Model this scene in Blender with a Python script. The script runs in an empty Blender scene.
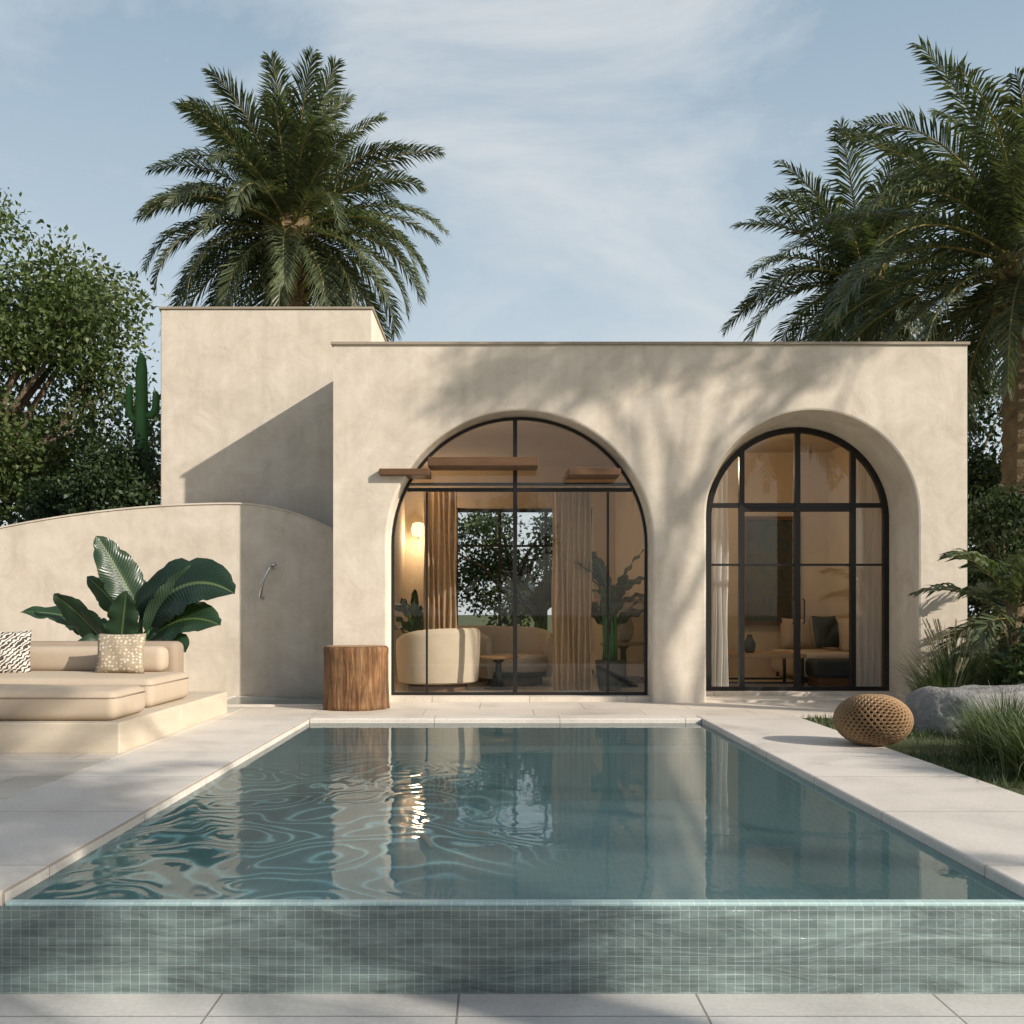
import bpy, bmesh, math, random
import numpy as np
from mathutils import Vector, Matrix
random.seed(7); np.random.seed(7)
sc=bpy.context.scene
COL=sc.collection
CAMZ=1.1
# ------------------------------------------------------------------ materials
def newmat(name):
    m=bpy.data.materials.new(name); m.use_nodes=True
    nt=m.node_tree; nt.nodes.clear()
    out=nt.nodes.new('ShaderNodeOutputMaterial')
    return m,nt,out
def N(nt,t,**kw):
    n=nt.nodes.new(t)
    for k,v in kw.items(): setattr(n,k,v)
    return n
def L(nt,a,b): nt.links.new(a,b)
def coords(nt,scale=(1,1,1),swz=None,loc=(0,0,0)):
    tc=N(nt,'ShaderNodeTexCoord'); src=tc.outputs['Object']
    if swz:
        sp=N(nt,'ShaderNodeSeparateXYZ'); L(nt,src,sp.inputs[0])
        cb=N(nt,'ShaderNodeCombineXYZ')
        for i,c in enumerate(swz): L(nt,sp.outputs['XYZ'.index(c.upper())],cb.inputs[i])
        src=cb.outputs[0]
    mp=N(nt,'ShaderNodeMapping'); mp.inputs['Scale'].default_value=scale; mp.inputs['Location'].default_value=loc
    L(nt,src,mp.inputs['Vector']); return mp.outputs[0]
def noise_(nt,vec,scale,detail=5,rough=.55,dist=0):
    n=N(nt,'ShaderNodeTexNoise'); n.inputs['Scale'].default_value=scale; n.inputs['Detail'].default_value=detail
    n.inputs['Roughness'].default_value=rough; n.inputs['Distortion'].default_value=dist
    L(nt,vec,n.inputs['Vector']); return n.outputs['Fac']
def ramp(nt,fac,stops):
    r=N(nt,'ShaderNodeValToRGB'); e=r.color_ramp.elements
    while len(e)<len(stops): e.new(.5)
    for el,(p,c) in zip(e,stops):
        el.position=p; el.color=(c[0],c[1],c[2],1) if isinstance(c,(tuple,list)) else (c,c,c,1)
    L(nt,fac,r.inputs[0]); return r.outputs[0]
def mixc(nt,fac,a,b,bt='MIX'):
    m=N(nt,'ShaderNodeMix',data_type='RGBA',blend_type=bt)
    for s,v in ((m.inputs[0],fac),(m.inputs[6],a),(m.inputs[7],b)):
        if isinstance(v,bpy.types.NodeSocket): L(nt,v,s)
        elif isinstance(v,(tuple,list)): s.default_value=(v[0],v[1],v[2],1)
        else: s.default_value=v if s==m.inputs[0] else (v,v,v,1)
    return m.outputs[2]
def math_(nt,op,a,b=0,clamp=False):
    m=N(nt,'ShaderNodeMath',operation=op,use_clamp=clamp)
    for i,v in enumerate((a,b)):
        if isinstance(v,bpy.types.NodeSocket): L(nt,v,m.inputs[i])
        else: m.inputs[i].default_value=v
    return m.outputs[0]
def bump_(nt,h,strength,dist=.02,normal=None):
    b=N(nt,'ShaderNodeBump'); b.inputs['Strength'].default_value=strength; b.inputs['Distance'].default_value=dist
    L(nt,h,b.inputs['Height'])
    if normal: L(nt,normal,b.inputs['Normal'])
    return b.outputs[0]
def principled(nt,out,color,rough,normal=None,metal=0,spec=.5):
    p=N(nt,'ShaderNodeBsdfPrincipled')
    for s,v in ((p.inputs['Base Color'],color),(p.inputs['Roughness'],rough)):
        if isinstance(v,bpy.types.NodeSocket): L(nt,v,s)
        elif isinstance(v,(tuple,list)): s.default_value=(v[0],v[1],v[2],1)
        else: s.default_value=v
    p.inputs['Metallic'].default_value=metal; p.inputs['Specular IOR Level'].default_value=spec
    if normal: L(nt,normal,p.inputs['Normal'])
    if out: L(nt,p.outputs[0],out.inputs[0])
    return p
def rough_mat(name,c1,c2,scale=4,fine=60,bs=.3,bd=.01,rough=.85,stretch=(1,1,1),spec=.3,metal=0):
    m,nt,out=newmat(name); v=coords(nt,stretch)
    a=noise_(nt,v,scale,6,.6); f=noise_(nt,v,fine,4,.6)
    c=ramp(nt,a,[(.3,c1),(.7,c2)])
    c=mixc(nt,.25,c,ramp(nt,f,[(.3,tuple(x*.75 for x in c1)),(.7,tuple(min(1,x*1.15) for x in c2))]))
    principled(nt,out,c,rough,bump_(nt,f,bs,bd),metal,spec); return m
def stucco():
    m,nt,out=newmat('stucco_plaster'); v=coords(nt)
    big=noise_(nt,v,.7,5,.6,.4); med=noise_(nt,v,2.3,9,.72,.5); f=noise_(nt,v,90,4,.6)
    vs=coords(nt,(5,5,.45)); st=noise_(nt,vs,1.6,6,.6)
    c=ramp(nt,big,[(.25,(.57,.495,.405)),(.75,(.69,.61,.51))])
    c=mixc(nt,.65,c,ramp(nt,med,[(.32,(.48,.415,.335)),(.5,(.635,.56,.46)),(.68,(.77,.70,.60))]))
    c=mixc(nt,.15,c,ramp(nt,st,[(.35,(.44,.38,.30)),(.6,(.69,.615,.51))]))
    pit=ramp(nt,noise_(nt,v,9,8,.75),[(.64,1.0),(.73,.76)])
    c=mixc(nt,.8,c,pit,'MULTIPLY')
    n1=bump_(nt,med,.35,.02); n2=bump_(nt,f,.25,.004,n1)
    principled(nt,out,c,.9,n2,0,.2); return m
STUCCO=stucco()
INTW=rough_mat('interior_plaster',(.54,.43,.30),(.64,.53,.38),2,60,.1,.003)
INTF=rough_mat('interior_floor',(.42,.36,.29),(.50,.44,.36),2,40,.05,.002,rough=.3)
INTC=rough_mat('interior_ceiling',(.52,.43,.32),(.58,.49,.37),2,40,.05,.002)
def paving(name,w,h,c1,c2,cm,off=.0,swz=None,loc=(0,0,0),rough=.7):
    m,nt,out=newmat(name); v=coords(nt,swz=swz,loc=loc)
    b=N(nt,'ShaderNodeTexBrick'); b.offset=off; b.inputs['Scale'].default_value=1
    b.inputs['Brick Width'].default_value=w; b.inputs['Row Height'].default_value=h
    b.inputs['Mortar Size'].default_value=.005; b.inputs['Mortar Smooth'].default_value=.3
    b.inputs['Color1'].default_value=(*c1,1); b.inputs['Color2'].default_value=(*c2,1); b.inputs['Mortar'].default_value=(*cm,1)
    L(nt,v,b.inputs['Vector'])
    a=noise_(nt,v,1.3,8,.65,.5); f=noise_(nt,v,45,5,.6)
    c=mixc(nt,.75,b.outputs['Color'],ramp(nt,a,[(.25,.60),(.5,.90),(.75,1.0)]),'MULTIPLY')
    c=mixc(nt,.35,c,ramp(nt,f,[(.3,.65),(.6,1.0)]),'MULTIPLY')
    inv=math_(nt,'SUBTRACT',1,b.outputs['Fac'])
    n1=bump_(nt,inv,.6,.006); n2=bump_(nt,f,.15,.004,n1)
    r=ramp(nt,a,[(.3,rough-.25),(.7,rough)])
    principled(nt,out,c,r,n2,0,.35); return m
PAVE=paving('limestone_paving',1.2,.8,(.75,.67,.565),(.68,.605,.505),(.40,.33,.26),.5,loc=(.2,.35,0))
COPE=paving('coping_stone',1.3,1.2,(.77,.705,.625),(.71,.65,.575),(.40,.34,.28),0,loc=(1.95,.35,0))
LOWP=paving('lower_paving',.93,.8,(.66,.64,.60),(.62,.60,.56),(.30,.28,.26),0,loc=(.15,.2,0))
def tiles(name,swz,c1,c2,cm,wet=False,size=.042,loc=(0,0,0)):
    m,nt,out=newmat(name); v=coords(nt,swz=swz,loc=loc)
    b=N(nt,'ShaderNodeTexBrick'); b.offset=0; b.inputs['Scale'].default_value=1
    b.inputs['Brick Width'].default_value=size; b.inputs['Row Height'].default_value=size
    b.inputs['Mortar Size'].default_value=.0018; b.inputs['Mortar Smooth'].default_value=.3
    b.inputs['Color1'].default_value=(*c1,1); b.inputs['Color2'].default_value=(*c2,1); b.inputs['Mortar'].default_value=(*cm,1)
    L(nt,v,b.inputs['Vector'])
    col=b.outputs['Color']; inv=math_(nt,'SUBTRACT',1,b.outputs['Fac'])
    nrm=bump_(nt,inv,.35,.003)
    if wet:
        vv=coords(nt,(1.0,1,6)); w=noise_(nt,vv,1.7,6,.62,1.6)
        w2=noise_(nt,coords(nt,(1.2,1,.9)),1.1,4,.6,.6)
        col=mixc(nt,.75,col,ramp(nt,w,[(.3,.40),(.46,.75),(.56,1.05),(.7,1.6)]),'MULTIPLY')
        col=mixc(nt,.7,col,ramp(nt,w2,[(.35,.6),(.65,1.2)]),'MULTIPLY')
        nrm=bump_(nt,w,.4,.04,nrm)
    principled(nt,out,col,.14 if wet else .3,nrm,0,.5); return m
TZ=((.50,.66,.63),(.41,.57,.55),(.68,.79,.76))
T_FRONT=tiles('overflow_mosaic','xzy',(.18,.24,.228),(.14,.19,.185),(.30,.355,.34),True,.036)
T_FLOOR=tiles('pool_mosaic_floor','xyz',*TZ,size=.06)
T_SX=tiles('pool_mosaic_side','yzx',*TZ)
T_SY=tiles('pool_mosaic_end','xzy',*TZ)
def water_mat():
    m,nt,out=newmat('pool_water'); v=coords(nt,(1,1,1))
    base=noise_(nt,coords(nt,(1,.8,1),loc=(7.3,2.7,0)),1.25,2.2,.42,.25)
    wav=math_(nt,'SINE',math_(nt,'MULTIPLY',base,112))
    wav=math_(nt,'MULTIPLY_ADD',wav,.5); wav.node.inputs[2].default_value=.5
    # the stirred area lies in the sunny corner and fades out towards the house
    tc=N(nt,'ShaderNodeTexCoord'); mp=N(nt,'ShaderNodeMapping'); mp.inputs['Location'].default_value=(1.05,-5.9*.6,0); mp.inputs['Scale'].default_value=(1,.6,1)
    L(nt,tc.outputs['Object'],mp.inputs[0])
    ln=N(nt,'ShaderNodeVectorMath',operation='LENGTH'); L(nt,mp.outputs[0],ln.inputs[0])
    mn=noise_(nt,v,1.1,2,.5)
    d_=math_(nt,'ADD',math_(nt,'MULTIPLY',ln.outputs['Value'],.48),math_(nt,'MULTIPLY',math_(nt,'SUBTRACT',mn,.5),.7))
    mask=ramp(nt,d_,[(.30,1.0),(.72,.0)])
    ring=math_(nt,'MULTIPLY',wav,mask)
    n1=noise_(nt,coords(nt,(1,.6,1)),2.6,3,.5,.6); n2=noise_(nt,coords(nt,(1,.7,1)),10,3,.5,.4)
    h=math_(nt,'ADD',math_(nt,'MULTIPLY',n1,.11),math_(nt,'MULTIPLY',n2,.035))
    h=math_(nt,'ADD',h,math_(nt,'MULTIPLY',ring,.085))
    nr=bump_(nt,h,.2,.06)
    gl=N(nt,'ShaderNodeBsdfGlossy'); gl.inputs['Roughness'].default_value=.02; L(nt,nr,gl.inputs['Normal'])
    # bright ripple crests painted into the tint, standing in for focused sunlight
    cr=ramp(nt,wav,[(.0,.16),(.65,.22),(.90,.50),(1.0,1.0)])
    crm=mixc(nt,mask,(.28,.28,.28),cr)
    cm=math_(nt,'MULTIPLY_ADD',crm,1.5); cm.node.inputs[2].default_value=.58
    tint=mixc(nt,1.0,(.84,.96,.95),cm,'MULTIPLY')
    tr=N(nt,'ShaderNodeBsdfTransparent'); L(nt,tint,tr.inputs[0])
    # slight milkiness of the water body, carrying the same painted bright crests
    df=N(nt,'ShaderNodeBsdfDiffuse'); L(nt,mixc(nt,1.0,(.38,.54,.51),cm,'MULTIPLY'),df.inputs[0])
    body=N(nt,'ShaderNodeMixShader'); body.inputs[0].default_value=.13; L(nt,tr.outputs[0],body.inputs[1]); L(nt,df.outputs[0],body.inputs[2])
    fr=N(nt,'ShaderNodeFresnel'); fr.inputs[0].default_value=1.31; L(nt,nr,fr.inputs['Normal'])
    mx=N(nt,'ShaderNodeMixShader'); L(nt,fr.outputs[0],mx.inputs[0]); L(nt,body.outputs[0],mx.inputs[1]); L(nt,gl.outputs[0],mx.inputs[2])
    L(nt,mx.outputs[0],out.inputs[0]); return m
WATER=water_mat()
def glass_mat():
    m,nt,out=newmat('window_glass')
    gl=N(nt,'ShaderNodeBsdfGlossy'); gl.inputs['Roughness'].default_value=.01
    tr=N(nt,'ShaderNodeBsdfTransparent'); tr.inputs[0].default_value=(.94,.94,.92,1)
    fr=N(nt,'ShaderNodeFresnel'); fr.inputs[0].default_value=1.7
    mx=N(nt,'ShaderNodeMixShader'); L(nt,fr.outputs[0],mx.inputs[0]); L(nt,tr.outputs[0],mx.inputs[1]); L(nt,gl.outputs[0],mx.inputs[2])
    L(nt,mx.outputs[0],out.inputs[0]); return m
GLASS=glass_mat()
def simple(name,c,rough=.5,metal=0,spec=.5):
    m,nt,out=newmat(name); v=coords(nt); f=noise_(nt,v,30,3)
    principled(nt,out,mixc(nt,.2,c,ramp(nt,f,[(.3,tuple(x*.7 for x in c)),(.7,tuple(min(1,x*1.2) for x in c))])),rough,None,metal,spec); return m
BLACK=simple('black_metal',(.016,.014,.013),.4,.3)
STEEL=simple('brushed_steel',(.6,.6,.58),.25,1)
DARKW=rough_mat('dark_wood',(.09,.045,.022),(.15,.08,.04),3,40,.3,.004,.55,(1,1,8))
WOODT=rough_mat('oak_table',(.30,.17,.08),(.42,.26,.13),3,50,.2,.003,.5,(8,1,1))
FAB=rough_mat('beige_linen',(.45,.365,.275),(.51,.42,.32),3,220,.3,.003,.95,spec=.1)
FABD=rough_mat('taupe_linen',(.30,.235,.175),(.36,.285,.215),3,220,.25,.003,.95,spec=.1)
FABL=rough_mat('cream_boucle',(.50,.42,.32),(.60,.51,.40),3,120,.4,.005,.95,spec=.1)
PLAT=rough_mat('travertine_plinth',(.52,.44,.335),(.62,.54,.425),2.5,50,.15,.003,.6,(1,1,4))
ROCK=rough_mat('grey_boulder',(.17,.165,.155),(.36,.35,.33),4,25,.9,.03,.85)
POT=rough_mat('dark_planter',(.06,.055,.05),(.10,.09,.08),3,50,.3,.004,.7)
RIMM=rough_mat('wall_capping',(.30,.25,.19),(.38,.32,.25),3,60,.2,.003,.8)
def cloth_mat(name,c,trans,alpha=0):
    m,nt,out=newmat(name); v=coords(nt,(60,60,2)); f=noise_(nt,v,3,3)
    cc=mixc(nt,.3,c,ramp(nt,f,[(.3,tuple(x*.8 for x in c)),(.7,c)]))
    d=N(nt,'ShaderNodeBsdfDiffuse'); t=N(nt,'ShaderNodeBsdfTranslucent'); L(nt,cc,d.inputs[0]); L(nt,cc,t.inputs[0])
    mx=N(nt,'ShaderNodeMixShader'); mx.inputs[0].default_value=trans; L(nt,d.outputs[0],mx.inputs[1]); L(nt,t.outputs[0],mx.inputs[2])
    o=mx.outputs[0]
    if alpha:
        tp=N(nt,'ShaderNodeBsdfTransparent'); m2=N(nt,'ShaderNodeMixShader'); m2.inputs[0].default_value=alpha
        L(nt,o,m2.inputs[1]); L(nt,tp.outputs[0],m2.inputs[2]); o=m2.outputs[0]
    L(nt,o,out.inputs[0]); return m
CURT=cloth_mat('tan_curtain',(.62,.46,.29),.3)
SHEER=cloth_mat('sheer_curtain',(.88,.87,.85),.45,.15)
def leaf_mat(name,c1,c2,c3,trans=.25,rough=.5,big=.6):
    m,nt,out=newmat(name)
    g=N(nt,'ShaderNodeNewGeometry'); r=g.outputs['Random Per Island']
    c=ramp(nt,r,[(0,c1),(.55,c2),(1,c3)])
    v=coords(nt); nn=noise_(nt,v,big,3,.6)
    c=mixc(nt,.75,c,ramp(nt,nn,[(.3,.5),(.7,1.3)]),'MULTIPLY')
    p=principled(nt,None,c,rough,None,0,.4)
    t=N(nt,'ShaderNodeBsdfTranslucent'); L(nt,mixc(nt,1.0,c,(1.4,1.5,.7),'MULTIPLY'),t.inputs[0])
    mx=N(nt,'ShaderNodeMixShader'); mx.inputs[0].default_value=trans; L(nt,p.outputs[0],mx.inputs[1]); L(nt,t.outputs[0],mx.inputs[2])
    L(nt,mx.outputs[0],out.inputs[0]); return m
LEAF_A=leaf_mat('olive_green_leaves',(.05,.08,.025),(.09,.13,.042),(.16,.20,.07),.3)
LEAF_D=leaf_mat('dark_green_leaves',(.018,.036,.014),(.035,.06,.022),(.06,.09,.035))
LEAF_G=leaf_mat('grey_green_leaves',(.05,.07,.04),(.085,.11,.065),(.14,.16,.095))
PALM=leaf_mat('palm_fronds',(.05,.07,.034),(.088,.112,.056),(.15,.175,.09),.25,.40,.8)
BLADE=leaf_mat('grass_blades',(.045,.07,.027),(.08,.115,.045),(.18,.21,.10),.22,.5,3)
PLUME=leaf_mat('grass_plumes',(.45,.40,.30),(.55,.49,.37),(.6,.55,.44),.3,.8,3)
def bigleaf():
    m,nt,out=newmat('glossy_banana_leaf')
    uv=N(nt,'ShaderNodeUVMap'); sp=N(nt,'ShaderNodeSeparateXYZ'); L(nt,uv.outputs[0],sp.inputs[0])
    u=math_(nt,'ABSOLUTE',math_(nt,'SUBTRACT',sp.outputs[0],.5))
    vein=math_(nt,'SINE',math_(nt,'MULTIPLY',math_(nt,'SUBTRACT',sp.outputs[1],math_(nt,'MULTIPLY',u,.35)),170))
    g=N(nt,'ShaderNodeNewGeometry')
    base=ramp(nt,g.outputs['Random Per Island'],[(0,(.016,.036,.020)),(1,(.032,.066,.032))])
    c=mixc(nt,.3,base,ramp(nt,vein,[(.2,.6),(.9,1.5)]),'MULTIPLY')
    mid=ramp(nt,u,[(.015,1),(.04,0)])
    c=mixc(nt,mid,c,(.12,.17,.07))
    p=principled(nt,None,c,.3,bump_(nt,vein,.25,.006),0,.5)
    t=N(nt,'ShaderNodeBsdfTranslucent'); L(nt,mixc(nt,1.0,c,(1.8,2.2,.8),'MULTIPLY'),t.inputs[0])
    mx=N(nt,'ShaderNodeMixShader'); mx.inputs[0].default_value=.16; L(nt,p.outputs[0],mx.inputs[1]); L(nt,t.outputs[0],mx.inputs[2])
    L(nt,mx.outputs[0],out.inputs[0]); return m
BIGL=bigleaf()
BARK=rough_mat('bark',(.09,.065,.045),(.19,.145,.10),5,30,.9,.03,.9,(1,1,.3))
PBARK=rough_mat('palm_bark',(.12,.09,.055),(.26,.19,.11),6,30,.9,.03,.9)
PBASE=rough_mat('palm_leaf_bases',(.19,.16,.055),(.32,.27,.095),6,30,.9,.03,.9)
CACT=rough_mat('cactus_skin',(.05,.14,.04),(.09,.22,.07),4,40,.3,.01,.6)
def ground_mat():
    m,nt,out=newmat('garden_soil_and_turf'); v=coords(nt)
    a=noise_(nt,v,.9,8,.7); f=noise_(nt,v,25,5,.7)
    c=ramp(nt,a,[(.3,(.10,.085,.05)),(.5,(.09,.11,.045)),(.7,(.16,.14,.08))])
    c=mixc(nt,.5,c,ramp(nt,f,[(.3,.5),(.7,1.2)]),'MULTIPLY')
    principled(nt,out,c,.95,bump_(nt,f,.8,.03),0,.2); return m
GROUND=ground_mat()
def stump_mat():
    m,nt,out=newmat('stump_wood'); 
    v=coords(nt,(7,7,.8)); a=noise_(nt,v,1.6,8,.7,1.2); f=noise_(nt,coords(nt,(40,40,3)),1.5,5,.6); b=noise_(nt,coords(nt),2.5,5,.6)
    c=ramp(nt,a,[(.3,(.07,.028,.011)),(.46,(.22,.105,.042)),(.56,(.33,.18,.08)),(.72,(.44,.275,.135))])
    c=mixc(nt,.5,c,ramp(nt,f,[(.3,.55),(.65,1.15)]),'MULTIPLY')
    c=mixc(nt,.8,c,ramp(nt,b,[(.35,.5),(.65,1.2)]),'MULTIPLY')
    principled(nt,out,c,.6,bump_(nt,a,1,.05),0,.3); return m
STUMP=stump_mat()
def stump_top():
    m,nt,out=newmat('stump_end_grain'); v=coords(nt,loc=(1.62,-11.75,0))
    w=N(nt,'ShaderNodeTexWave',wave_type='RINGS',rings_direction='Z'); w.inputs['Scale'].default_value=9; w.inputs['Distortion'].default_value=3
    L(nt,v,w.inputs[0])
    principled(nt,out,ramp(nt,w.outputs['Fac'],[(0,(.24,.13,.06)),(1,(.42,.27,.14))]),.6); return m
STTOP=stump_top()
WOVEN=rough_mat('woven_rattan',(.27,.165,.085),(.40,.265,.145),6,80,.7,.006,.75)
WIN=simple('basket_inside',(.05,.03,.015),.9)
def pattern_mat(name,ca,cb,scale,kind):
    m,nt,out=newmat(name); uv=N(nt,'ShaderNodeUVMap'); 
    mp=N(nt,'ShaderNodeMapping'); L(nt,uv.outputs[0],mp.inputs[0])
    if kind=='dots':
        vo=N(nt,'ShaderNodeTexVoronoi'); vo.inputs['Scale'].default_value=scale; vo.inputs['Randomness'].default_value=.5
        L(nt,mp.outputs[0],vo.inputs['Vector']); c=ramp(nt,vo.outputs['Distance'],[(.28,ca),(.42,cb)]); h=vo.outputs['Distance']
    else:
        mp.inputs['Rotation'].default_value=(0,0,.785)
        ck=N(nt,'ShaderNodeTexWave',wave_type='BANDS'); ck.inputs['Scale'].default_value=scale; ck.inputs['Distortion'].default_value=4
        ck.inputs['Detail'].default_value=0; ck.inputs['Detail Scale'].default_value=3
        L(nt,mp.outputs[0],ck.inputs[0]); c=ramp(nt,ck.outputs['Fac'],[(.4,ca),(.55,cb)]); h=ck.outputs['Fac']
    principled(nt,out,c,.95,bump_(nt,h,.3,.01),0,.1); return m
PIL1=pattern_mat('knotted_cream_fabric',(.60,.54,.44),(.34,.28,.20),13,'dots')
PIL2=pattern_mat('black_white_weave',(.06,.055,.05),(.62,.57,.5),4.5,'wave')
DCUSH=simple('charcoal_cushion',(.03,.035,.035),.9)
def art_mat():
    m,nt,out=newmat('abstract_canvas'); v=coords(nt,(1,1,1)); a=noise_(nt,v,3.2,6,.6,1.5)
    principled(nt,out,ramp(nt,a,[(.3,(.012,.018,.02)),(.45,(.03,.055,.05)),(.55,(.07,.055,.03)),(.7,(.012,.022,.018))]),.7); return m
ART=art_mat()
def emis(name,c,s):
    m,nt,out=newmat(name); e=N(nt,'ShaderNodeEmission'); e.inputs[0].default_value=(*c,1); e.inputs[1].default_value=s; L(nt,e.outputs[0],out.inputs[0]); return m
GLOW=emis('lit_lamp_shade',(1,.72,.40),2.2)

# ------------------------------------------------------------------ mesh building
class MB:
    def __init__(s): s.v=[];s.f=[];s.mi=[];s.uv={}
    def add(s,vs,fs,mi=0):
        o=len(s.v); s.v+= [tuple(p) for p in vs]
        for f in fs: s.f.append(tuple(i+o for i in f)); s.mi.append(mi)
    def box(s,x0,x1,y0,y1,z0,z1,mi=0):
        s.add([(x0,y0,z0),(x1,y0,z0),(x1,y1,z0),(x0,y1,z0),(x0,y0,z1),(x1,y0,z1),(x1,y1,z1),(x0,y1,z1)],
              [(0,3,2,1),(4,5,6,7),(0,1,5,4),(1,2,6,5),(2,3,7,6),(3,0,4,7)],mi)
    def rbox(s,x0,x1,y0,y1,z0,z1,r=.05,seg=3,puff=0,mi=0):
        bm=bmesh.new(); bmesh.ops.create_cube(bm,size=1)
        for v in bm.verts: v.co=Vector(((x0+x1)/2+v.co.x*(x1-x0),(y0+y1)/2+v.co.y*(y1-y0),(z0+z1)/2+v.co.z*(z1-z0)))
        bmesh.ops.bevel(bm,geom=bm.edges[:]+bm.verts[:],offset=r,segments=seg,profile=.5,affect='EDGES')
        if puff:
            bmesh.ops.subdivide_edges(bm,edges=[e for e in bm.edges if e.calc_length()>.3],cuts=6,use_grid_fill=True)
            for v in bm.verts:
                u=(v.co.x-(x0+x1)/2)/((x1-x0)/2); w=(v.co.y-(y0+y1)/2)/((y1-y0)/2); t=(v.co.z-z0)/(z1-z0)
                v.co.z+=puff*max(0,(1-u*u))*max(0,(1-w*w))*t
        bm.verts.index_update()
        s.add([v.co[:] for v in bm.verts],[[v.index for v in f.verts] for f in bm.faces],mi); bm.free()
    def tube(s,pts,rad,n=8,mi=0,cap=True,jit=None):
        pts=[Vector(p) for p in pts]; o=len(s.v); m=len(pts)
        prev=None
        for i,p in enumerate(pts):
            t=(pts[min(i+1,m-1)]-pts[max(i-1,0)]).normalized()
            a=Vector((1,0,0)) if abs(t.x)<.9 else Vector((0,1,0))
            if prev is not None: a=prev
            b=t.cross(a).normalized(); a=b.cross(t).normalized(); prev=a
            for k in range(n):
                th=2*math.pi*k/n; r=rad[i]
                if jit: r*=jit(i,k)
                s.v.append(tuple(p+(a*math.cos(th)+b*math.sin(th))*r))
        for i in range(m-1):
            for k in range(n):
                s.f.append((o+i*n+k,o+i*n+(k+1)%n,o+(i+1)*n+(k+1)%n,o+(i+1)*n+k)); s.mi.append(mi)
        if cap:
            s.f.append(tuple(o+k for k in range(n))[::-1]); s.mi.append(mi)
            s.f.append(tuple(o+(m-1)*n+k for k in range(n))); s.mi.append(mi)
    def rev(s,prof,c,n=32,mi=0,jit=None):
        o=len(s.v); m=len(prof)
        for i,(r,z) in enumerate(prof):
            for k in range(n):
                th=2*math.pi*k/n; rr=r*(jit(th,z) if jit else 1)
                s.v.append((c[0]+rr*math.cos(th),c[1]+rr*math.sin(th),c[2]+z))
        for i in range(m-1):
            for k in range(n):
                s.f.append((o+i*n+k,o+i*n+(k+1)%n,o+(i+1)*n+(k+1)%n,o+(i+1)*n+k)); s.mi.append(mi)
        s.f.append(tuple(o+k for k in range(n))[::-1]); s.mi.append(mi)
        s.f.append(tuple(o+(m-1)*n+k for k in range(n))); s.mi.append(mi)
    def obj(s,name,mats,parent=None,smooth=False,uvs=None):
        me=bpy.data.meshes.new(name); me.from_pydata(s.v,[],s.f)
        return finish(me,name,mats,parent,smooth,s.mi,uvs)
def finish(me,name,mats,parent,smooth,mi=None,uvs=None):
    if not isinstance(mats,(list,tuple)): mats=[mats]
    for m in mats: me.materials.append(m)
    if mi is not None and len(mats)>1: me.polygons.foreach_set('material_index',mi)
    if smooth: me.polygons.foreach_set('use_smooth',[True]*len(me.polygons))
    if uvs is not None:
        ul=me.uv_layers.new(name='UVMap'); vi=np.zeros(len(me.loops),dtype=np.int32); me.loops.foreach_get('vertex_index',vi)
        ul.data.foreach_set('uv',np.array(uvs,dtype=np.float32)[vi].ravel())
    me.update()
    o=bpy.data.objects.new(name,me); COL.objects.link(o)
    if parent is not None:
        o.parent=parent; o.matrix_parent_inverse=Matrix.Translation(-Vector(parent.location))
    return o
def empty(name,loc,label,cat,group=None):
    e=bpy.data.objects.new(name,None); e.location=loc; e.empty_display_size=.2; COL.objects.link(e)
    tag(e,label,cat,group); return e
def tag(o,label,cat,group=None):
    o['label']=label; o['category']=cat
    if group: o['group']=group
    return o
def struct(o): o['kind']='structure'; return o
def copy_thing(e,kids,loc,rotz=0,scale=1,label=None):
    c=e.copy(); c.location=loc; c.rotation_euler=(0,0,rotz); c.scale=(scale,)*3; COL.objects.link(c)
    if label: c['label']=label
    for k in kids:
        q=k.copy(); q.parent=c; COL.objects.link(q)
    return c
def autosmooth(o,ang=35):
    me=o.data; me.polygons.foreach_set('use_smooth',[True]*len(me.polygons))
    try: me.set_sharp_from_angle(angle=math.radians(ang))
    except Exception: pass
def legs(par,pts,z0,z1,r,mat,square=False):
    for x,y in pts:
        m=MB()
        if square: m.box(x-r,x+r,y-r,y+r,z0,z1)
        else: m.tube([(x,y,z0),(x,y,z1)],[r,r*1.2],8)
        m.obj('leg',mat,par)

# ------------------------------------------------------------------ ground, paving, pool
PX0,PX1,PY0,PY1=-1.945,2.12,4.04,10.6
BIG=400
m=MB(); zt=-.03; zl=-.41
xs=[-BIG,PX0-.1,PX1+.1,BIG]; ys=[PY0+.05,PY1+.1,BIG]
vv={}
def gv(x,y,z):
    k=(x,y,z)
    if k not in vv: vv[k]=len(m.v); m.v.append(k)
    return vv[k]
def q(a,b,c,d): m.f.append((gv(*a),gv(*b),gv(*c),gv(*d))); m.mi.append(0)
for i in range(3):
    for j in range(2):
        if i==1 and j==0: continue
        q((xs[i],ys[j],zt),(xs[i+1],ys[j],zt),(xs[i+1],ys[j+1],zt),(xs[i],ys[j+1],zt))
    if i!=1: q((xs[i],ys[0],zl),(xs[i+1],ys[0],zl),(xs[i+1],ys[0],zt),(xs[i],ys[0],zt))
q((xs[0],-BIG,zl),(xs[1],-BIG,zl),(xs[1],ys[0],zl),(xs[0],ys[0],zl))
q((xs[1],-BIG,zl),(xs[2],-BIG,zl),(xs[2],ys[0],zl),(xs[1],ys[0],zl))
q((xs[2],-BIG,zl),(xs[3],-BIG,zl),(xs[3],ys[0],zl),(xs[2],ys[0],zl))
struct(m.obj('ground',GROUND))
m=MB()
m.rbox(-9,PX0-.95,PY0,13.38,-.2,-.002,.004,1)
m.box(PX0-.95+.002,5.9,PY1+.32,13.0,-.2,-.004)
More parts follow.
